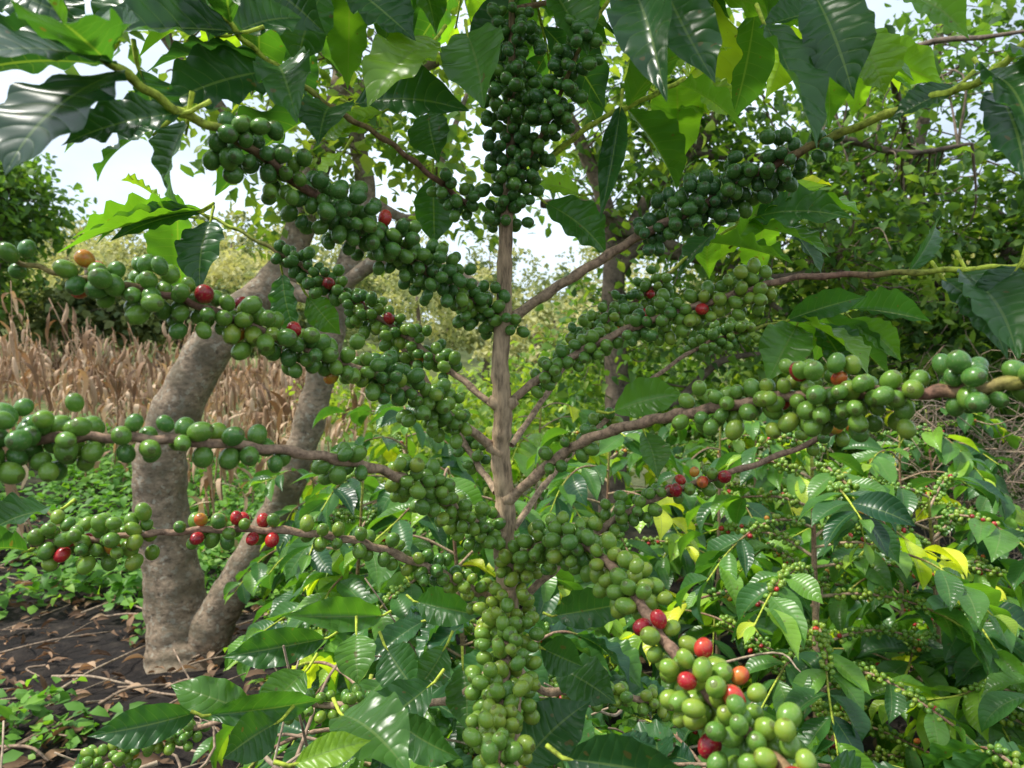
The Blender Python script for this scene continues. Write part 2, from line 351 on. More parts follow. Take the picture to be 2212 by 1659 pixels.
for (a,b,sx_) in [(1096,694,1),(1076,872,-1),(1096,872,1),(1074,973,-1),(1098,1074,1),(1080,1155,-1),(1096,1290,1)]:   # small branch collars on the side the branch leaves
    q=S(a,b,.848); tube(W_,[q+[-.006*sx_,.001,-.004],q+[.002*sx_,0,0],q+[.012*sx_,0,.005]],[.008,.0088,.0055],10,.05,gnarl=.25,gs=70)
cherries(CH,BH,P,t,9.15,11.45,.027,20,.036,.005,red=.0,tint=.22,tspr=.08,tries=160)
cherries(CH,BH,P,t,7.8,8.05,.030,9,.028,.010,red=.0,tint=.25,tries=60)
B=[
 dict(p=[(1075,692,.85),(1020,650,.84),(850,535,.74),(690,430,.66),(510,300,.58),(385,240,.54),(265,155,.50),(140,60,.47)],r=(.0058,.003),g=[(0,.1),(3,.45),(4.1,.6),(4.5,.95)],
  c=[(.15,3.2,.026,16,.031,.01,.28),(3.3,4.25,.026,13,.027,0,.32)],l=[(5.0,7,.11,.06,.12)]),
 dict(p=[(1020,450,.85),(920,370,.80),(830,300,.76),(730,240,.72),(620,160,.68),(520,80,.64),(470,0,.62),(430,-90,.6)],r=(.0035,.0022),g=[(0,.45),(3,.6),(4,.9),(5,1)],
  c=[(.0,.9,.03,10,.024,.0,.18)],l=[(2.6,7,.13,.06,.15)]),
 dict(p=[(1060,872,.86),(960,790,.88),(860,715,.90),(770,655,.91),(700,605,.92),(600,545,.94),(500,490,.95),(420,455,.96),(345,435,.96)],r=(.0042,.002),g=[(0,.05),(3,.4),(5,.6),(6,.95)],
  c=[(.9,4.0,.028,11,.026,.08,.37),(4.1,5.2,.028,9,.024,.02,.30)],l=[(6.6,8,.13,.05,.45)]),
 dict(p=[(1078,975,.86),(960,893,.80),(830,820,.72),(700,770,.66),(540,705,.61),(400,650,.58),(240,610,.56),(130,590,.56),(20,560,.55)],r=(.0058,.002),g=[(0,.05),(4,.3),(6,.6),(8,.65)],
  c=[(.75,2.6,.025,15,.028,.005,.36),(2.6,4.6,.026,13,.026,.04,.38),(4.6,6.7,.026,14,.027,.06,.32),(7.6,8,.04,3,.02,0,.25)],l=[]),
 dict(p=[(1072,1062,.87),(1020,985,.92),(960,880,.97),(890,780,1.0),(820,700,1.02),(770,650,1.03)],r=(.0045,.0025),g=[(0,0),(5,.4)],
  c=[(.8,1.6,.03,6,.022,.0,.3),(3.0,5,.028,10,.024,.25,.34)],l=[]),
 dict(p=[(1072,1162,.86),(1000,1110,.80),(930,1062,.75),(840,1022,.69),(740,995,.64),(600,972,.58),(400,952,.53),(230,945,.51),(100,948,.50),(-60,960,.49)],r=(.0058,.0032),g=[(0,.05),(7,.3),(9,.5)],
  c=[(.1,2.9,.027,13,.025,.0,.39),(3.7,4.3,.03,9,.021,.0,.34),(4.8,5.1,.05,4,.018,0,.3),(5.2,6.75,.044,6,.018,.03,.3),(7.2,9,.026,14,.029,.005,.30)],l=[]),
 dict(p=[(1072,1300,.87),(980,1252,.84),(900,1215,.82),(780,1172,.79),(650,1150,.77),(500,1143,.75),(340,1152,.73),(200,1165,.72),(70,1175,.72)],r=(.0055,.0028),g=[(0,.05),(8,.4)],
  c=[(.3,2.2,.03,8,.022,.0,.38),(2.3,4.3,.034,5,.019,.02,.36),(4.4,5.7,.034,6,.02,.5,.42),(6.1,7.9,.025,13,.028,.08,.42)],l=[]),
 dict(p=[(1108,395,.85),(1165,300,.83),(1205,215,.81),(1245,120,.79),(1290,40,.77),(1340,-40,.75)],r=(.003,.002),g=[(0,.5),(3,.6),(4,.95)],
  c=[(.2,3.6,.028,12,.026,.0,.20)],l=[(4,5,.12,.06,.3)]),
 dict(p=[(1110,400,.86),(1200,330,.85),(1290,262,.84),(1390,215,.83),(1480,170,.83)],r=(.0038,.0028),g=[(0,.9),(1,1)],
  c=[(.0,.5,.03,7,.02,.0,.15)],l=[(2.2,4,.14,.06,.5)]),
 dict(p=[(1105,688,.86),(1200,622,.84),(1300,560,.82),(1390,505,.80),(1500,452,.78),(1620,385,.76),(1720,332,.73),(1830,282,.70),(2000,215,.65),(2120,172,.61),(2230,80,.58)],r=(.0062,.0032),g=[(0,.05),(4,.35),(6,.55),(7,.85),(8,1)],
  c=[(3.0,6.05,.025,16,.030,.0,.16),(6.4,6.9,.03,5,.018,.0,.1)],l=[(8.4,10,.12,.08,.2)]),
 dict(p=[(1102,868,.86),(1200,792,.85),(1330,722,.84),(1450,680,.82),(1600,632,.80),(1720,600,.78),(1900,592,.74),(2080,582,.70),(2240,572,.66)],r=(.0052,.0026),g=[(0,.1),(5,.35),(6,.6),(7,1)],
  c=[(.5,2.1,.032,8,.022,.0,.38),(2.2,4.9,.026,13,.027,.01,.44)],l=[(6.4,8,.13,.08,.3)]),
 dict(p=[(1105,962,.87),(1175,860,.93),(1260,735,1.0),(1330,680,1.05),(1420,615,1.08),(1480,560,1.10),(1560,505,1.12),(1640,460,1.14),(1700,430,1.15)],r=(.0042,.002),g=[(0,.05),(4,.5),(5,1)],
  c=[(1.6,4.2,.027,12,.027,.06,.32)],l=[(5.5,8,.17,.06,.64)]),
 dict(p=[(1102,1077,.85),(1200,992,.81),(1280,945,.77),(1400,910,.71),(1500,890,.66),(1700,856,.60),(1880,850,.56),(2010,848,.53),(2120,838,.51),(2260,815,.49)],r=(.0060,.0045),g=[(0,.1),(5,.3),(8,.6),(9,.8)],
  c=[(.9,2.0,.035,5,.02,.0,.38),(3.9,4.9,.026,10,.024,.05,.42),(4.9,6.9,.023,18,.032,.07,.44),(7.35,8.4,.025,12,.026,.0,.36),(8.6,9,.028,8,.02,.0,.34)],l=[]),
 dict(p=[(1110,1142,.87),(1190,1030,.92),(1290,925,.97),(1400,825,1.02),(1520,745,1.06),(1620,712,1.09),(1720,690,1.1),(1820,680,1.12)],r=(.0042,.002),g=[(0,.0),(4,.3),(5,.7),(6,1)],
  c=[(1.7,2.3,.03,6,.02,.0,.36),(3.8,5.0,.028,10,.024,.0,.36)],l=[(5.9,7,.16,.045,.55)]),
 dict(p=[(1120,1300,.87),(1200,1228,.86),(1300,1142,.86),(1400,1083,.85),(1500,1045,.84),(1640,1000,.82),(1790,938,.80),(1870,885,.79)],r=(.0050,.003),g=[(0,.05),(6,.3)],
  c=[(1.9,3.4,.03,9,.022,.02,.37),(3.5,4.6,.034,6,.02,.22,.40),(5.6,7,.035,6,.02,.2,.40)],l=[]),
 dict(p=[(1100,1245,.86),(1150,1190,.82),(1225,1168,.76),(1290,1195,.70),(1370,1285,.63),(1440,1390,.57),(1530,1500,.52),(1630,1600,.47),(1740,1700,.43)],r=(.0058,.0038),g=[(0,.1),(6,.4),(8,.6)],
  c=[(.2,2.9,.025,15,.028,.0,.44),(3.1,4.2,.027,12,.024,.0,.47),(4.6,5.3,.028,10,.024,.25,.46),(5.4,8,.024,17,.030,.05,.46)],l=[]),
 dict(p=[(1092,1330,.86),(1092,1330,.80),(1095,1400,.74),(1085,1490,.69),(1080,1570,.64),(1068,1670,.58),(1060,1780,.54)],r=(.0062,.0045),g=[(0,.1),(6,.4)],
  c=[(.4,4.4,.024,18,.033,.0,.45),(4.4,5.6,.026,10,.028,.0,.45)],l=[]),
 dict(p=[(1095,1400,.88),(1000,1500,.93),(850,1528,.98),(700,1522,1.0),(560,1535,1.02),(400,1580,1.03),(260,1625,1.03),(120,1680,1.02)],r=(.0055,.003),g=[(0,.05),(7,.3)],
  c=[(1.6,4.0,.04,9,.024,.0,.38),(4.8,6.6,.028,11,.026,.03,.40)],l=[(6.6,7,.13,.05,.4)]),
 dict(p=[(1100,1420,.88),(1170,1490,.9),(1290,1492,.92),(1390,1512,.93),(1500,1545,.94),(1640,1600,.95)],r=(.0055,.003),g=[(0,.05),(5,.3)],
  c=[(1.5,2.6,.03,10,.024,.0,.40),(3.0,4.6,.035,7,.02,.0,.42)],l=[(3.6,5,.13,.05,.4)]),
]
for k,b in enumerate(B):
    P,t=catmull([S(*q) for q in b['p']],12)
    wob=np.sin(np.arange(len(P))*.9+k)*.0011; P=P+np.stack([wob*.3,wob*.3,wob],-1)*np.minimum(1,np.arange(len(P))/6)[:,None]
    g=b['g']; ti=np.interp(t,[q[0] for q in g],[q[1] for q in g])
    tube(BR,P,lump(P,b['r'][0],b['r'][1],seed=k),10,ti)
    for (t0,t1,sp,nm,R,red,tn) in b['c']:
        cherries(CH,BH,P,t,t0,t1,sp,nm,R,.004,red,tn,tries=int(nm*8))
    for (t0,t1,Lf,sp,tn) in b['l']:
        shoot(LF,LH,P,t,t0,t1,sp,Lf,.42,tn,.12,droop=.55)
# upper laterals of the same plant (above the berries) that arch over the view
for k in range(26):
    az=k*2.4+.5; z0=1.86+.015*k; i0=np.array([.0,.85,z0])
    Lb=rng.uniform(.42,.72)*(1-.008*k)
    d=np.array([math.cos(az),math.sin(az)*.75+.12,0])
    pts=[i0+d*Lb*f+np.array([0,0,Lb*(.52*f-.42*f*f)]) for f in (0,.25,.5,.75,1)]
    if pts[-1][1]<.5: continue
    P,t=catmull(pts,8); tube(BR,P,lump(P,.0035,.0018,seed=k),8,np.interp(t,[0,2,3],[.5,.8,1]))
    shoot(LF,LH,P,t,.9,4,.07,.14,.42,rng.uniform(.12,.6),.16,droop=.6)
# individually read leaves: base, tip, width(px), tint
HL=[(250,100,.5,300,45,.46,60,.1),(120,230,.54,-20,330,.5,100,.05),(395,245,.54,130,315,.5,110,.12),(610,150,.68,340,235,.62,140,.10),(405,262,.56,385,440,.6,115,.30),
(455,478,.95,432,628,.9,95,.12),(350,275,.6,212,392,.62,60,.22),(520,70,.64,130,90,.56,130,.08),(500,75,.65,650,40,.7,110,.15),(940,85,.75,795,232,.7,135,.72),
(1010,75,.76,1045,232,.7,130,.42),(770,225,.78,1010,240,.75,90,.14),(925,245,.85,948,352,.84,85,.30),(935,385,.9,938,528,.9,80,.22),(610,590,.95,645,735,.95,62,.25),(665,640,.95,735,722,.95,60,.45),
(1370,-20,.66,1440,215,.55,130,.10),(1440,-20,.66,1545,180,.6,120,.16),(1650,50,.66,1765,325,.6,125,.24),(1760,-10,.66,1845,215,.62,120,.12),(1850,60,.8,1912,205,.8,95,.70),(1780,20,.7,1640,60,.7,90,.2),
(2125,160,.6,2230,330,.52,120,.20),(2150,200,.62,2215,395,.55,110,.06),(1940,-10,.8,2095,85,.7,70,.6),(2060,190,.64,1925,262,.66,80,.10),(1340,235,.8,1298,470,.78,50,.14),(1180,440,.9,1312,552,.9,85,.35),
(1250,420,1.0,1160,400,1.0,50,.75),(2040,605,.72,2175,775,.66,95,.18),(1960,592,.74,2020,480,.8,40,.3),(1720,705,1.1,1655,830,1.05,95,.50),(1765,700,1.1,1835,812,1.05,80,.25),(1700,692,1.1,1875,640,1.05,50,.3),(1830,668,1.1,2010,695,1.0,45,.3),(1840,690,1.1,1945,780,1.05,50,.55),
(1325,890,.82,1475,852,.8,75,.50),(1392,935,.85,1420,1032,.82,60,.45),(430,455,.95,130,545,.85,42,.55),(430,460,.95,240,520,.88,60,.12),(400,465,.95,345,430,.9,40,.4),(345,440,.96,205,530,.9,40,.5),
(2090,590,.7,2160,720,.68,80,.4),(2200,575,.66,2120,690,.66,80,.12),(1550,495,1.1,1465,600,1.1,60,.15),(700,300,.8,800,260,.8,60,.75),(740,330,.9,690,395,.9,50,.85),(830,240,.8,720,300,.8,50,.8),(1500,180,.9,1570,250,.9,70,.8),(1420,200,.9,1530,245,.9,60,.75),
(90,-40,.62,130,120,.6,120,.12),(-10,-30,.6,170,50,.58,110,.1),(330,-40,.66,215,85,.64,110,.3),(380,-30,.7,560,60,.68,110,.35),(700,-20,.8,640,150,.78,100,.35),(760,-30,.75,900,90,.72,110,.12),(560,-40,.75,700,70,.75,110,.2),(1180,-40,.8,1270,120,.78,90,.4),
(330,235,.7,140,330,.66,70,.65),(300,150,.6,345,290,.62,90,.08),(1590,520,1.1,1660,400,1.1,60,.6),(1600,480,1.12,1840,472,1.0,75,.3),(1620,470,1.12,1790,400,1.05,55,.8),(1700,480,1.12,1775,595,1.1,70,.2),
(740,1545,.7,890,1680,.62,140,.42),(1130,1650,.7,1275,1515,.72,110,.16),(1230,1640,.55,1520,1690,.5,120,.1),(1500,1560,.8,1780,1640,.7,120,.45),(560,1545,.85,370,1480,.85,75,.45),(835,1400,.9,905,1500,.85,90,.25),(960,1400,.95,890,1500,.9,70,.35),(770,1370,1.,775,1480,.95,80,.5),
(420,1540,.85,190,1590,.8,75,.15),(600,1560,.8,480,1640,.75,90,.3),(1170,1400,.8,1260,1440,.78,75,.3),(130,1100,.8,-30,1150,.7,70,.25),(60,1190,.75,-60,1230,.65,60,.2),(450,1545,.8,700,1510,.85,60,.3),(640,1650,.6,800,1600,.62,60,.75),(860,1560,.8,1000,1640,.75,80,.35),
(700,1380,1.05,480,1420,1.0,70,.25),(820,1330,1.1,610,1330,1.0,70,.4),(900,1300,1.1,1040,1330,1.05,70,.35),(1000,1440,.95,1010,1580,.9,80,.4),(1200,1330,1.,1370,1300,.95,70,.2),(1200,1440,.9,1330,1520,.85,90,.35),(660,1450,.9,560,1560,.85,80,.5),(930,1480,.85,780,1590,.8,100,.2)]
for i,h in enumerate(HL):
    b0=S(h[0],h[1],h[2]);b1=S(h[3],h[4],h[5]);d=b1-b0;Lh=np.linalg.norm(d)
    hint=np.array([rng.normal(0,.3),-.95+rng.normal(0,.2),.45])
    leaves(LF,LH,b0,d,hint[None],Lh,h[6]*K*(h[2]+h[5])/2*1.1,h[7])
    tube(BR,[b0-nrm(d)*.02+np.array([0,.004,.006]),b0-nrm(d)*.006,b0+nrm(d)*.012],[.0022,.0018,.0010],6,1.0)
# the very large dark leaves at the tip of the near upper branch
b0=S(270,150,.49); b1=S(10,380,.44)
leaves(LF,LBIG,b0,b1-b0,np.array([[-.25,-.75,.75]]),np.linalg.norm(b1-b0),.105,.0)
b0=S(255,140,.49); b1=S(-60,120,.42)
leaves(LF,LBIG,b0,b1-b0,np.array([[-.1,-.8,.7]]),np.linalg.norm(b1-b0),.075,.05)
W_.build('stem',m_stem,plant);BR.build('branches',m_branch,plant);LF.build('leaves',m_leaf,plant);CH.build('cherries',m_ch,plant)

# ------------------------------------------------------------------ coffee bushes
def bush(name,x,y,h,Lb,n,leafL=.14,h0=.25,bp=.5,tint=.4,tsp=.15,Ts=None,z=None,red=.06,bare=.35,stemr=.012,sp=.055,yel=0.0):
    e=empty(name); w=Acc();lf=Acc();ch=Acc()
    Ts=Ts or LM; z=float(gz(x,y)) if z is None else z
    b0=np.array([x,y,z-.05]); lean=rng.normal(0,.05,2)
    P,t=catmull([b0,b0+[lean[0]*.4,lean[1]*.4,h*.5],b0+[lean[0],lean[1],h+.05]],12)
    tube(w,P,np.interp(t,[0,2],[stemr,.004]),10,np.interp(t,[0,1.4,2],[0,.2,.9]))
    for k in range(n):
        f=h0+(1-h0)*(k+.5)/n; az=k*2.399+rng.normal(0,.3)
        c=np.array([np.interp(f*2,t,P[:,q]) for q in range(3)])
        l=Lb*(1-.55*f**2.2)*rng.uniform(.75,1.15); d=np.array([math.cos(az),math.sin(az),0]); up=rng.uniform(.35,.75)
        dr=rng.uniform(.5,.95)
        pts=[c+d*l*s+np.array([0,0,l*(up*s-dr*s*s)])+rng.normal(0,.008,3)*s for s in (0,.25,.5,.75,1)]
        Q,tq=catmull(pts,6)
        tube(w,Q,lump(Q,.0045,.002,seed=k),6,np.interp(tq,[0,2,3.2],[0,.3,.95]))
        tl=np.clip(tint+rng.normal(0,.10),.05,.8) if rng.random()>yel else .90
        shoot(lf,Ts,Q,tq,4*bare*rng.uniform(.6,1.2),4,sp,leafL,.46,tl,tsp,droop=.5)
        if rng.random()<bp:
            cherries(ch,BL,Q,tq,.5,rng.uniform(2,3.2),.034,9,.022,.003,red,rng.uniform(.42,.52),tries=28)
    w.build('stem_and_branches',m_branch,e);lf.build('leaves',m_leaf2,e);ch.build('cherries',m_ch,e)
bush('coffee_bush',.87,1.95,1.22,.62,34,.125,.28,.95,.42,.17,red=.07,bare=.52,yel=.12,stemr=.018)
for (x,y,h,Lb,n,tn,bp,hi) in [
 (.02,1.45,.88,.55,24,.27,.4,1),(-.42,1.35,.82,.52,24,.25,.5,1),(.42,1.25,.76,.5,20,.30,.3,1),(-.12,2.2,1.15,.62,24,.38,.3,0),(-.55,2.3,1.10,.55,24,.36,.3,0),(-.15,1.1,.58,.4,16,.28,.3,1),
 (-.45,2.9,1.30,.65,24,.42,.2,0),(.35,2.7,1.22,.65,24,.38,.3,0),(1.45,2.3,1.05,.65,26,.40,.8,0),(1.0,1.35,.60,.5,20,.38,.8,1),(1.75,3.1,1.2,.7,24,.42,.5,0),
 (.95,3.2,1.25,.7,24,.42,.4,0),(.1,3.9,1.35,.75,20,.52,.1,0),(1.5,4.3,1.25,.8,24,.46,.2,0),(2.5,4.0,1.25,.8,24,.42,.2,0),(-.75,1.15,.46,.35,12,.32,.6,1),(2.3,2.6,1.05,.7,22,.38,.5,0),(.75,5.4,1.4,.8,18,.54,.0,0),(1.45,1.75,.70,.5,22,.42,.9,0),(-.95,3.6,1.0,.5,14,.45,.2,0)]:
    bush('coffee_bush',x,y,h,Lb,n,.138,.2,bp,tn,.16,yel=.05,Ts=LH if hi else LM)

# ------------------------------------------------------------------ trees
def tree(name,limbs,crowns,lmat,bmat,leafL,per,sig,tint=(.2,.7),twigs=True,ns=12,gn=0.0):
    """limbs: list of (points, radii); crowns: list of (centre, radii xyz, nclusters)"""
    e=empty(name); w=Acc();lf=Acc(); pts=[]
    for (pp,rr) in limbs:
        P,t=catmull(pp,16 if gn else 10); r=np.interp(t,np.arange(len(rr)),rr)
        r=r*(1+.03*np.sin(t*7+1)+.02*np.sin(t*17))
        tube(w,P,r,ns,0.0,gnarl=gn,gs=6); pts.append(P[len(P)//3:])
    pts=np.concatenate(pts)
    for (c,ra,nc) in crowns:
        c=np.array(c);ra=np.array(ra)
        u=nrm(rng.normal(0,1,(nc,3)))*(rng.random((nc,1))**.45)
        cc=c+u*ra
        for q in cc:
            D=np.linalg.norm(pts-q,axis=1); k=D.argmin()
            if twigs and D[k]<2.5:
                mid=(pts[k]+q)/2+rng.normal(0,.12*D[k]+.01,3)+np.array([0,0,.08*D[k]])
                P,_=catmull([pts[k],mid,q],5); tube(w,P,np.linspace(.004+.008*D[k],.002,len(P)),4,.5,cap=False)
        n=rng.poisson(per,nc); pos=np.repeat(cc,n,axis=0); m=len(pos)
        pos=pos+rng.normal(0,1,(m,3))*np.array([sig,sig,sig*.6])
        Y=nrm(rng.normal(0,1,(m,3))*np.array([1,1,.5])+np.array([0,0,-.35])); Nn=rng.normal(0,.5,(m,3))+np.array([0,0,1.])
        Lf=leafL*rng.uniform(.6,1.25,m); tn=np.repeat(rng.uniform(tint[0],tint[1],nc),n)+rng.normal(0,.1,m)
        leaves(lf,LS,pos,Y,Nn,Lf,Lf*rng.uniform(.6,.9,m),np.clip(tn,0,1))
    w.build('trunk_and_limbs',bmat,e);lf.build('crown',lmat,e)
def px(l,off=0): return [S(a,b,c) for a,b,c in l]
tree('shade_tree',[
 (px([(405,1470,3.62),(395,1380,3.65),(372,1250,3.67),(347,1100,3.67),(352,970,3.67),(420,810,3.67),(500,700,3.67),(590,615,3.7),(640,520,3.75),(680,380,3.8),(730,220,3.9),(760,20,4.0),(800,-250,4.1)]),[.27,.175,.142,.135,.13,.115,.105,.095,.075,.07,.06,.05,.03]),
 (px([(425,1440,3.63),(455,1360,3.6),(505,1270,3.6),(585,1130,3.6),(640,1000,3.6),(685,850,3.6),(715,720,3.6),(745,600,3.65),(790,430,3.7),(770,250,3.8),(840,80,3.9),(900,-200,4.0)]),[.12,.11,.095,.088,.082,.078,.07,.06,.052,.045,.035,.02]),
 (px([(590,615,3.7),(700,640,3.5),(830,560,3.4),(980,590,3.3),(1060,640,3.25)]),[.05,.04,.035,.028,.015]),
 (px([(680,380,3.8),(560,330,3.8),(450,200,3.7),(330,40,3.6),(200,-200,3.4)]),[.05,.035,.03,.025,.01]),
 (px([(730,220,3.9),(900,150,4.0),(1060,50,4.1),(1200,-200,4.2)]),[.04,.035,.03,.02]),
 (px([(790,430,3.7),(900,470,3.7),(960,330,3.8),(1010,200,3.9)]),[.03,.026,.02,.012]),
 (px([(400,1440,3.6),(350,1490,3.5),(290,1530,3.35)]),[.09,.06,.02]),
 (px([(440,1440,3.6),(500,1480,3.5),(560,1500,3.4)]),[.08,.05,.02]),
 ],[(S(700,160,3.8),(1.1,.8,.65),54),(S(900,400,3.9),(.7,.6,.5),20),(S(1000,120,4.1),(1.1,.9,.8),44),(S(400,-180,3.4),(1.2,.9,.4),32),(S(640,450,3.9),(.45,.4,.3),12)],
 m_tree,m_trunk,.085,20,.13,(.35,.95),ns=28,gn=.10)
tree('broadleaf_tree',[
 (px([(1320,1150,5.0),(1325,1000,5.0),(1335,850,5),(1322,700,5),(1325,560,5),(1300,420,5),(1250,300,5),(1180,150,5),(1120,-100,5)]),[.10,.095,.09,.085,.075,.06,.05,.04,.02]),
 (px([(1325,600,5),(1400,520,4.9),(1520,560,4.8),(1650,600,4.7),(1800,580,4.6)]),[.05,.045,.035,.03,.015]),
 (px([(1170,440,4.7),(1260,445,4.8),(1330,480,4.9),(1420,540,4.9),(1540,570,4.8),(1700,680,4.7)]),[.03,.045,.05,.045,.035,.015]),
 (px([(1325,560,5),(1420,400,5),(1520,300,5),(1600,120,5),(1700,-100,5)]),[.05,.045,.04,.03,.015]),
 (px([(1500,330,5),(1650,340,4.8),(1800,300,4.6),(1950,330,4.5),(2100,310,4.4)]),[.035,.03,.025,.02,.01]),
 (px([(1335,850,5),(1450,870,5),(1560,780,5),(1700,760,5)]),[.04,.035,.025,.012]),
 ],[(S(1450,430,5),(1.1,.9,.9),85),(S(1330,180,5),(1.0,1.0,.8),54),(S(1750,560,4.9),(1.1,.9,.8),120),(S(1650,250,5),(1.2,.9,.9),78),(S(1400,750,5.2),(.8,.7,.5),55)],
 m_tree,m_dark,.085,22,.14,(.05,.8))
tree('broadleaf_tree',[
 (px([(2080,1150,6.2),(2060,950,6.2),(2050,750,6.2),(2000,550,6.1),(1980,350,6),(2020,150,6),(2050,-150,6)]),[.10,.09,.085,.07,.055,.04,.02]),
 (px([(2050,750,6.2),(2130,640,6.0),(2200,480,5.9),(2280,350,5.8)]),[.05,.04,.03,.015]),
 (px([(2000,520,6.1),(1900,420,6),(1820,300,6),(1780,150,6)]),[.05,.04,.03,.015]),
 (px([(1990,400,6.0),(1930,160,4.5),(2000,95,4.0),(2130,80,3.7),(2260,60,3.5)]),[.04,.022,.018,.012,.008]),
 ],[(S(1980,430,6),(1.4,1.1,1.1),120),(S(2200,600,6),(1.0,1.0,1.0),120),(S(2020,200,6),(1.2,1.0,.7),34),(S(1950,720,6.2),(1.7,1.0,.6),150),(S(2350,380,6),(1.0,1.1,1.2),50),(S(2150,80,6),(1.0,1.0,.6),16)],
 m_tree,m_dark,.10,22,.15,(.05,.75))
tree('broadleaf_tree',[
 (px([(-60,1000,17),(-40,800,17),(-20,600,17),(0,420,17)]),[.3,.25,.2,.1]),
 ],[(S(-30,430,17),(1.6,2,1.3),150),(S(-60,330,17),(1.0,1.5,.6),50),(S(-140,560,17),(2.2,2,1.4),120)],
 m_tree,m_dark,.22,22,.3,(.1,.6))
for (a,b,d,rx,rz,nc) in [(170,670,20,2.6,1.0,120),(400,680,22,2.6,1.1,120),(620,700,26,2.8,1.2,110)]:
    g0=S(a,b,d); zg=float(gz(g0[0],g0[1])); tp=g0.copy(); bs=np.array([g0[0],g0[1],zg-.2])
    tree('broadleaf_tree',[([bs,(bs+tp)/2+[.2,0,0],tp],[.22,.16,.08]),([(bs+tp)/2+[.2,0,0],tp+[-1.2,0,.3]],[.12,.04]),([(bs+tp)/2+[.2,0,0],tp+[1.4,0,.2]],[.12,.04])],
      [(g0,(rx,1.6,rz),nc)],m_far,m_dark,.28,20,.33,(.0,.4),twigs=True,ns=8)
# understory shrubs behind the coffee
sh=Acc()
for (a,b,d,rx,rz,n,tn) in [(1450,830,7,1.6,.9,3500,.55),(1750,900,7,1.6,.8,3500,.5),(2050,900,7.5,1.6,.8,3500,.4),(1150,900,8,1.3,.6,2500,.9),(860,880,9,1.3,.6,2500,.9),(1000,980,6.5,1.3,.45,2000,.7),(2250,950,6,.9,.8,2200,.35)]:
    c=S(a,b,d); m=n; nc=max(10,n//25)
    cc=c+nrm(rng.normal(0,1,(nc,3)))*rng.random((nc,1))**.5*np.array([rx,.8,rz]); k=rng.integers(0,nc,m)
    pos=cc[k]+rng.normal(0,.14,(m,3)); Y=rng.normal(0,1,(m,3))+[0,0,-.3]; Nn=rng.normal(0,.6,(m,3))+[0,-.2,1]
    Lf=.10*rng.uniform(.6,1.3,m); leaves(sh,LS,pos,Y,Nn,Lf,Lf*.7,np.clip(tn+rng.normal(0,.16,nc)[k]+rng.normal(0,.08,m),0,1))
sh.build('understory_shrubs',m_tree)
# distant sunlit trees on the hillside
dt=Acc();dw=Acc()
for i in range(105):
    y=rng.uniform(32,80); x=rng.uniform(-1.0,1.0)*y
    z0=float(gz(x,y)); hh=rng.uniform(4.0,7.4)*(1+.014*(y-26))
    r=np.array([hh*.6,hh*.5,hh*.36])
    nc=40;cc=np.array([x,y,z0+hh*.62])+nrm(rng.normal(0,1,(nc,3)))*rng.random((nc,1))**.35*r
    m=1200;k=rng.integers(0,nc,m); pos=cc[k]+rng.normal(0,hh*.055,(m,3))*[1,1,.6]
    Lf=(.20+.006*y)*rng.uniform(.5,1.1,m); tn=rng.uniform(.25,1.0)
    leaves(dt,LF_,pos,rng.normal(0,1,(m,3)),rng.normal(0,.5,(m,3))+[-.2,-.3,1],Lf,Lf*.8,np.clip(tn+rng.normal(0,.2,nc)[k],0,1))
    P,_=catmull([[x,y,z0-.3],[x+.2,y,z0+hh*.35],[x,y,z0+hh*.8]],4); tube(dw,P,np.linspace(.3,.08,len(P)),6,0)
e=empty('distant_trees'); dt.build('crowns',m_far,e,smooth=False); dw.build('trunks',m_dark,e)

# ------------------------------------------------------------------ dry corn
def corn_T(seed):
    r=np.random.default_rng(seed); a=Acc()
    hh=r.uniform(.7,1.15); bend=r.normal(0,.2,2)
    P,_=catmull([[0,0,0],[bend[0]*.3,bend[1]*.3,hh*.5],[bend[0],bend[1],hh]],4)
    tube(a,P,np.linspace(.010,.005,len(P)),4,.6)
    for k in range(r.integers(1,4)):
        f=r.uniform(.5,.95); b=np.array([np.interp(f*2,np.linspace(0,2,len(P)),P[:,q]) for q in range(3)])
        az=r.uniform(0,6.28); d=np.array([math.cos(az),math.sin(az),0]); up=r.choice([-1,-1,-1,.8])
        E=[b,b+d*.035,b+d*.06+[0,0,.05*up],b+d*.075+[0,0,.10*up],b+d*.06+[0,0,.155*up]]
        E,_=catmull(E,3); rr=np.interp(np.linspace(0,1,len(E)),[0,.25,.5,.75,1],[.008,.018,.026,.020,.003])
        tube(a,E,rr,7,r.uniform(.5,1.0))
    for k in range(r.integers(8,13)):
        f=r.uniform(.15,.98); b=np.array([np.interp(f*2,np.linspace(0,2,len(P)),P[:,q]) for q in range(3)])
        az=r.uniform(0,6.28); d=np.array([math.cos(az),math.sin(az),0]); sd=np.array([-d[1],d[0],0]); l=r.uniform(.15,.40)
        s=np.linspace(0,1,7); out=r.uniform(.15,.9); c=b+d*(l*out*np.sin(s*2.2))[:,None]+np.array([0,0,1])*(l*(.45*s-1.1*s**1.6))[:,None]
        w=.024*np.sin(math.pi*np.clip(s,.06,.97))**.6; tw=s*r.normal(0,2.6)
        o=sd*np.cos(tw)[:,None]+d*np.sin(tw)[:,None]
        V=np.stack([c-o*w[:,None],c+o*w[:,None]],1).reshape(-1,3)
        q=[(2*i,2*i+1,2*i+3,2*i+2) for i in range(6)]
        a.add(V,q,None,r.uniform(.15,1.0))
    return a
CT=[corn_T(i) for i in range(14)]
co=Acc()
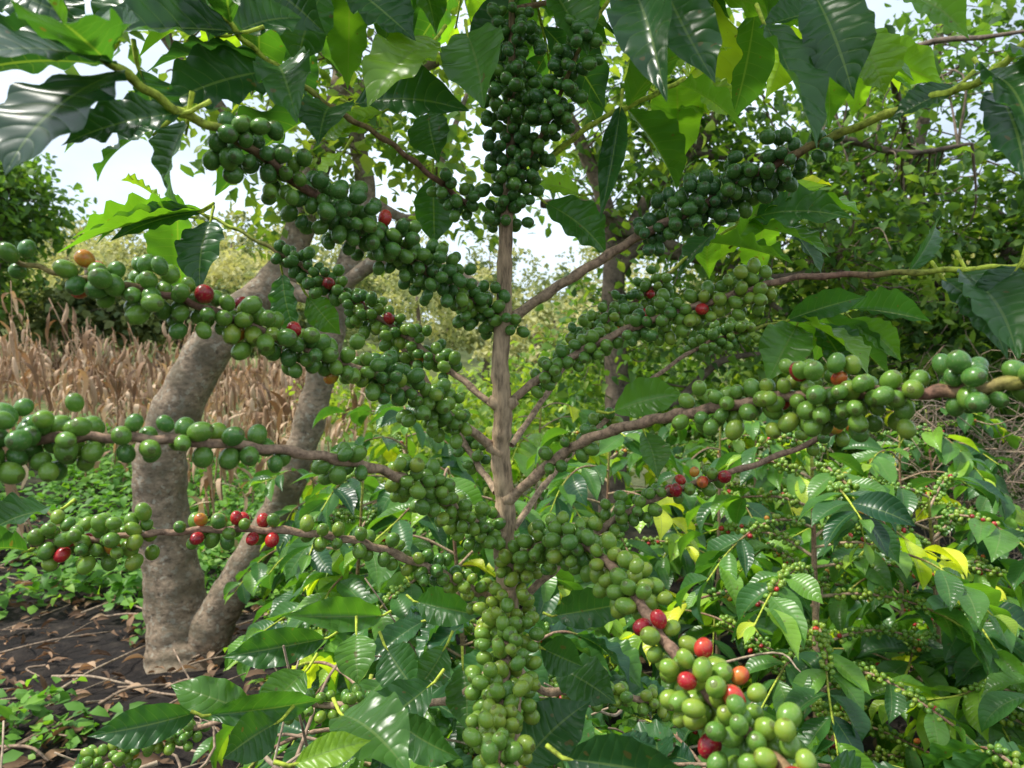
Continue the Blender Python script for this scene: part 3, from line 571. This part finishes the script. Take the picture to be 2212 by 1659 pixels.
for row in np.arange(4.7,22,.62):
    for x in np.arange(-1.0*row-1,-.25*row,.27+.015*row):
        xx=x+rng.normal(0,.12); yy=row+rng.normal(0,.18)
        if rng.random()<.2: continue
        if yy<6.4 and rng.random()<.5: continue
        a=CT[rng.integers(0,14)]; s=rng.uniform(1.0,1.85); an=rng.uniform(0,6.28); ca,sa=math.cos(an),math.sin(an)
        off=co.n; la,lb=rng.normal(0,.17,2); tb=rng.normal(0,.12)
        for v,A1 in zip(a.V,a.A):
            W=np.stack([v[:,0]*ca-v[:,1]*sa+v[:,2]*la,v[:,0]*sa+v[:,1]*ca+v[:,2]*lb,v[:,2]*s],-1)
            co.V.append(W+np.array([xx,yy,float(gz(xx,yy))-.03])); co.A.append(np.clip(A1+tb+rng.normal(0,.07),0,1)); co.U.append(np.zeros((len(v),3)))
        co.n+=a.n
        for q in a.Q: co.Q.append(q+off)
        for q in a.T: co.T.append(q+off)
co.build('dry_corn_field',m_dry)

# ------------------------------------------------------------------ weeds, litter, sticks
wd=Acc()
n=2800; y=rng.uniform(2.6,10,n); x=rng.uniform(-1.0,-.02,n)*y
keep=np.array([noise.noise(Vector((a*1.3,b*1.3,3))) for a,b in zip(x,y)])> np.where(y<4.2,.24,-.2)
x=x[keep];y=y[keep]
for a,b in zip(x,y):
    z=float(gz(a,b)); hgt=rng.uniform(.05,.42)*(1 if b>4.2 else .5); k=rng.integers(6,13)
    pos=np.array([a,b,z])+np.stack([rng.normal(0,.07,k),rng.normal(0,.07,k),rng.uniform(.2,1,k)*hgt],-1)
    Y=rng.normal(0,1,(k,3))*[1,1,.3]; Lf=rng.uniform(.04,.11,k)*(1 if b>4.2 else .8)
    leaves(wd,LS,pos,Y,rng.normal(0,.3,(k,3))+[0,-.2,1],Lf,Lf*.8,np.clip(rng.normal(.45,.22,k),0,1))
wd.build('weeds',m_weed)
lt=Acc(); n=3600; y=rng.uniform(1.2,6,n); x=rng.uniform(-1.0,.6,n)*y
Y=rng.normal(0,1,(n,3))*[1,1,.2]; Lf=rng.uniform(.02,.12,n)
leaves(lt,LM,np.stack([x,y,gz(x,y)+rng.uniform(.0,.035,n)],-1),Y,rng.normal(0,.4,(n,3))+[0,0,1],Lf,Lf*rng.uniform(.12,.5,n),rng.uniform(0,.85,n)**1.7)
lt.build('leaf_litter',m_dry)
sk=Acc()
for i in range(110):
    y=rng.uniform(2.2,5); x=rng.uniform(-1.0,.0)*y; l=rng.uniform(.12,.6); az=rng.uniform(-1.2,1.4); d=np.array([math.cos(az),math.sin(az),0])
    p=np.array([x,y,float(gz(x,y))+.02]); P,_=catmull([p,p+d*l*.5+[rng.normal(0,.03),rng.normal(0,.03),rng.uniform(0,.04)],p+d*l+[0,0,rng.uniform(-.01,.05)]],4)
    tube(sk,P,np.linspace(.006,.003,len(P))*rng.uniform(.5,1.5),5,rng.random())
for (cx,cy,cz,s,n) in [(-.45,1.15,.72,.3,26),(.25,1.5,.6,.35,24)]:
    for i in range(n):
        p=np.array([cx,cy,cz])+rng.normal(0,.1,3)*[1.5,1,.7]; d=nrm(rng.normal(0,1,3)*[1,.6,.5])
        P,_=catmull([p,p+d*s*.5+rng.normal(0,.04,3),p+d*s+rng.normal(0,.06,3)],5); tube(sk,P,np.linspace(.004,.0015,len(P)),5,rng.random())
sk.build('dry_sticks',m_stick)
th=Acc()
for i in range(420):
    a=rng.uniform(1990,2500); y=rng.uniform(3.6,5.2); x=(a-1106)*K*y; z0=rng.uniform(0,1.2); l=rng.uniform(.3,1.0)
    p=np.array([x,y,z0]); d=nrm(np.array([rng.normal(0,.6),rng.normal(0,.4),rng.uniform(-.3,1)]))
    P,_=catmull([p,p+d*l*.4+rng.normal(0,.06,3),p+d*l*.8+rng.normal(0,.08,3)+[0,0,-.06],p+d*l+rng.normal(0,.1,3)+[0,0,-.2]],4)
    tube(th,P,np.linspace(.004,.0015,len(P)),4,rng.random())
th.build('dry_thicket',m_stick)

# ------------------------------------------------------------------ light and camera
sd=nrm(np.array([-.52,-.06,.82]))
sun=bpy.data.lights.new('sun','SUN'); sun.energy=5.0; sun.angle=math.radians(7); sun.color=(1,.96,.87)
so=bpy.data.objects.new('sun',sun); bpy.context.scene.collection.objects.link(so)
so.rotation_euler=Vector(sd).to_track_quat('Z','Y').to_euler()
w=bpy.data.worlds.new('World'); bpy.context.scene.world=w; w.use_nodes=True
N=w.node_tree.nodes;L=w.node_tree.links; N.clear()
sk_=N.new('ShaderNodeTexSky'); sk_.sky_type='NISHITA'; sk_.sun_disc=False
sk_.sun_elevation=math.asin(sd[2]); sk_.sun_rotation=math.atan2(sd[0],sd[1])%(2*math.pi); sk_.dust_density=3.0; sk_.air_density=1.0; sk_.ozone_density=1.0
tc=N.new('ShaderNodeTexCoord'); mp=N.new('ShaderNodeMapping'); mp.inputs['Scale'].default_value=(1,1,2.5); L.new(tc.outputs['Generated'],mp.inputs[0])
cn=N.new('ShaderNodeTexNoise'); cn.inputs['Scale'].default_value=2.2; cn.inputs['Detail'].default_value=6; L.new(mp.outputs[0],cn.inputs['Vector'])
cr=ramp(N,[(.35,(.5,.5,.5)),(.62,(.97,.97,.97))]); L.new(cn.outputs['Fac'],cr.inputs[0])
mix=mixc(N,L,cr.outputs[0],sk_.outputs[0],(8.2,9.4,10.6))
bg=N.new('ShaderNodeBackground'); bg.inputs[1].default_value=.15; o=N.new('ShaderNodeOutputWorld')
L.new(mix,bg.inputs[0]);L.new(bg.outputs[0],o.inputs[0])
cam=bpy.data.cameras.new('camera'); co_=bpy.data.objects.new('camera',cam); bpy.context.scene.collection.objects.link(co_)
co_.location=(0,0,H); co_.rotation_euler=(math.radians(90),0,0); cam.sensor_width=36; cam.lens=18/.74; cam.clip_start=.02; cam.clip_end=1500
cam.dof.use_dof=True; cam.dof.focus_distance=.95; cam.dof.aperture_fstop=9.0
sc=bpy.context.scene; sc.camera=co_
sc.view_settings.view_transform='Standard'; sc.view_settings.look='None'; sc.view_settings.exposure=0
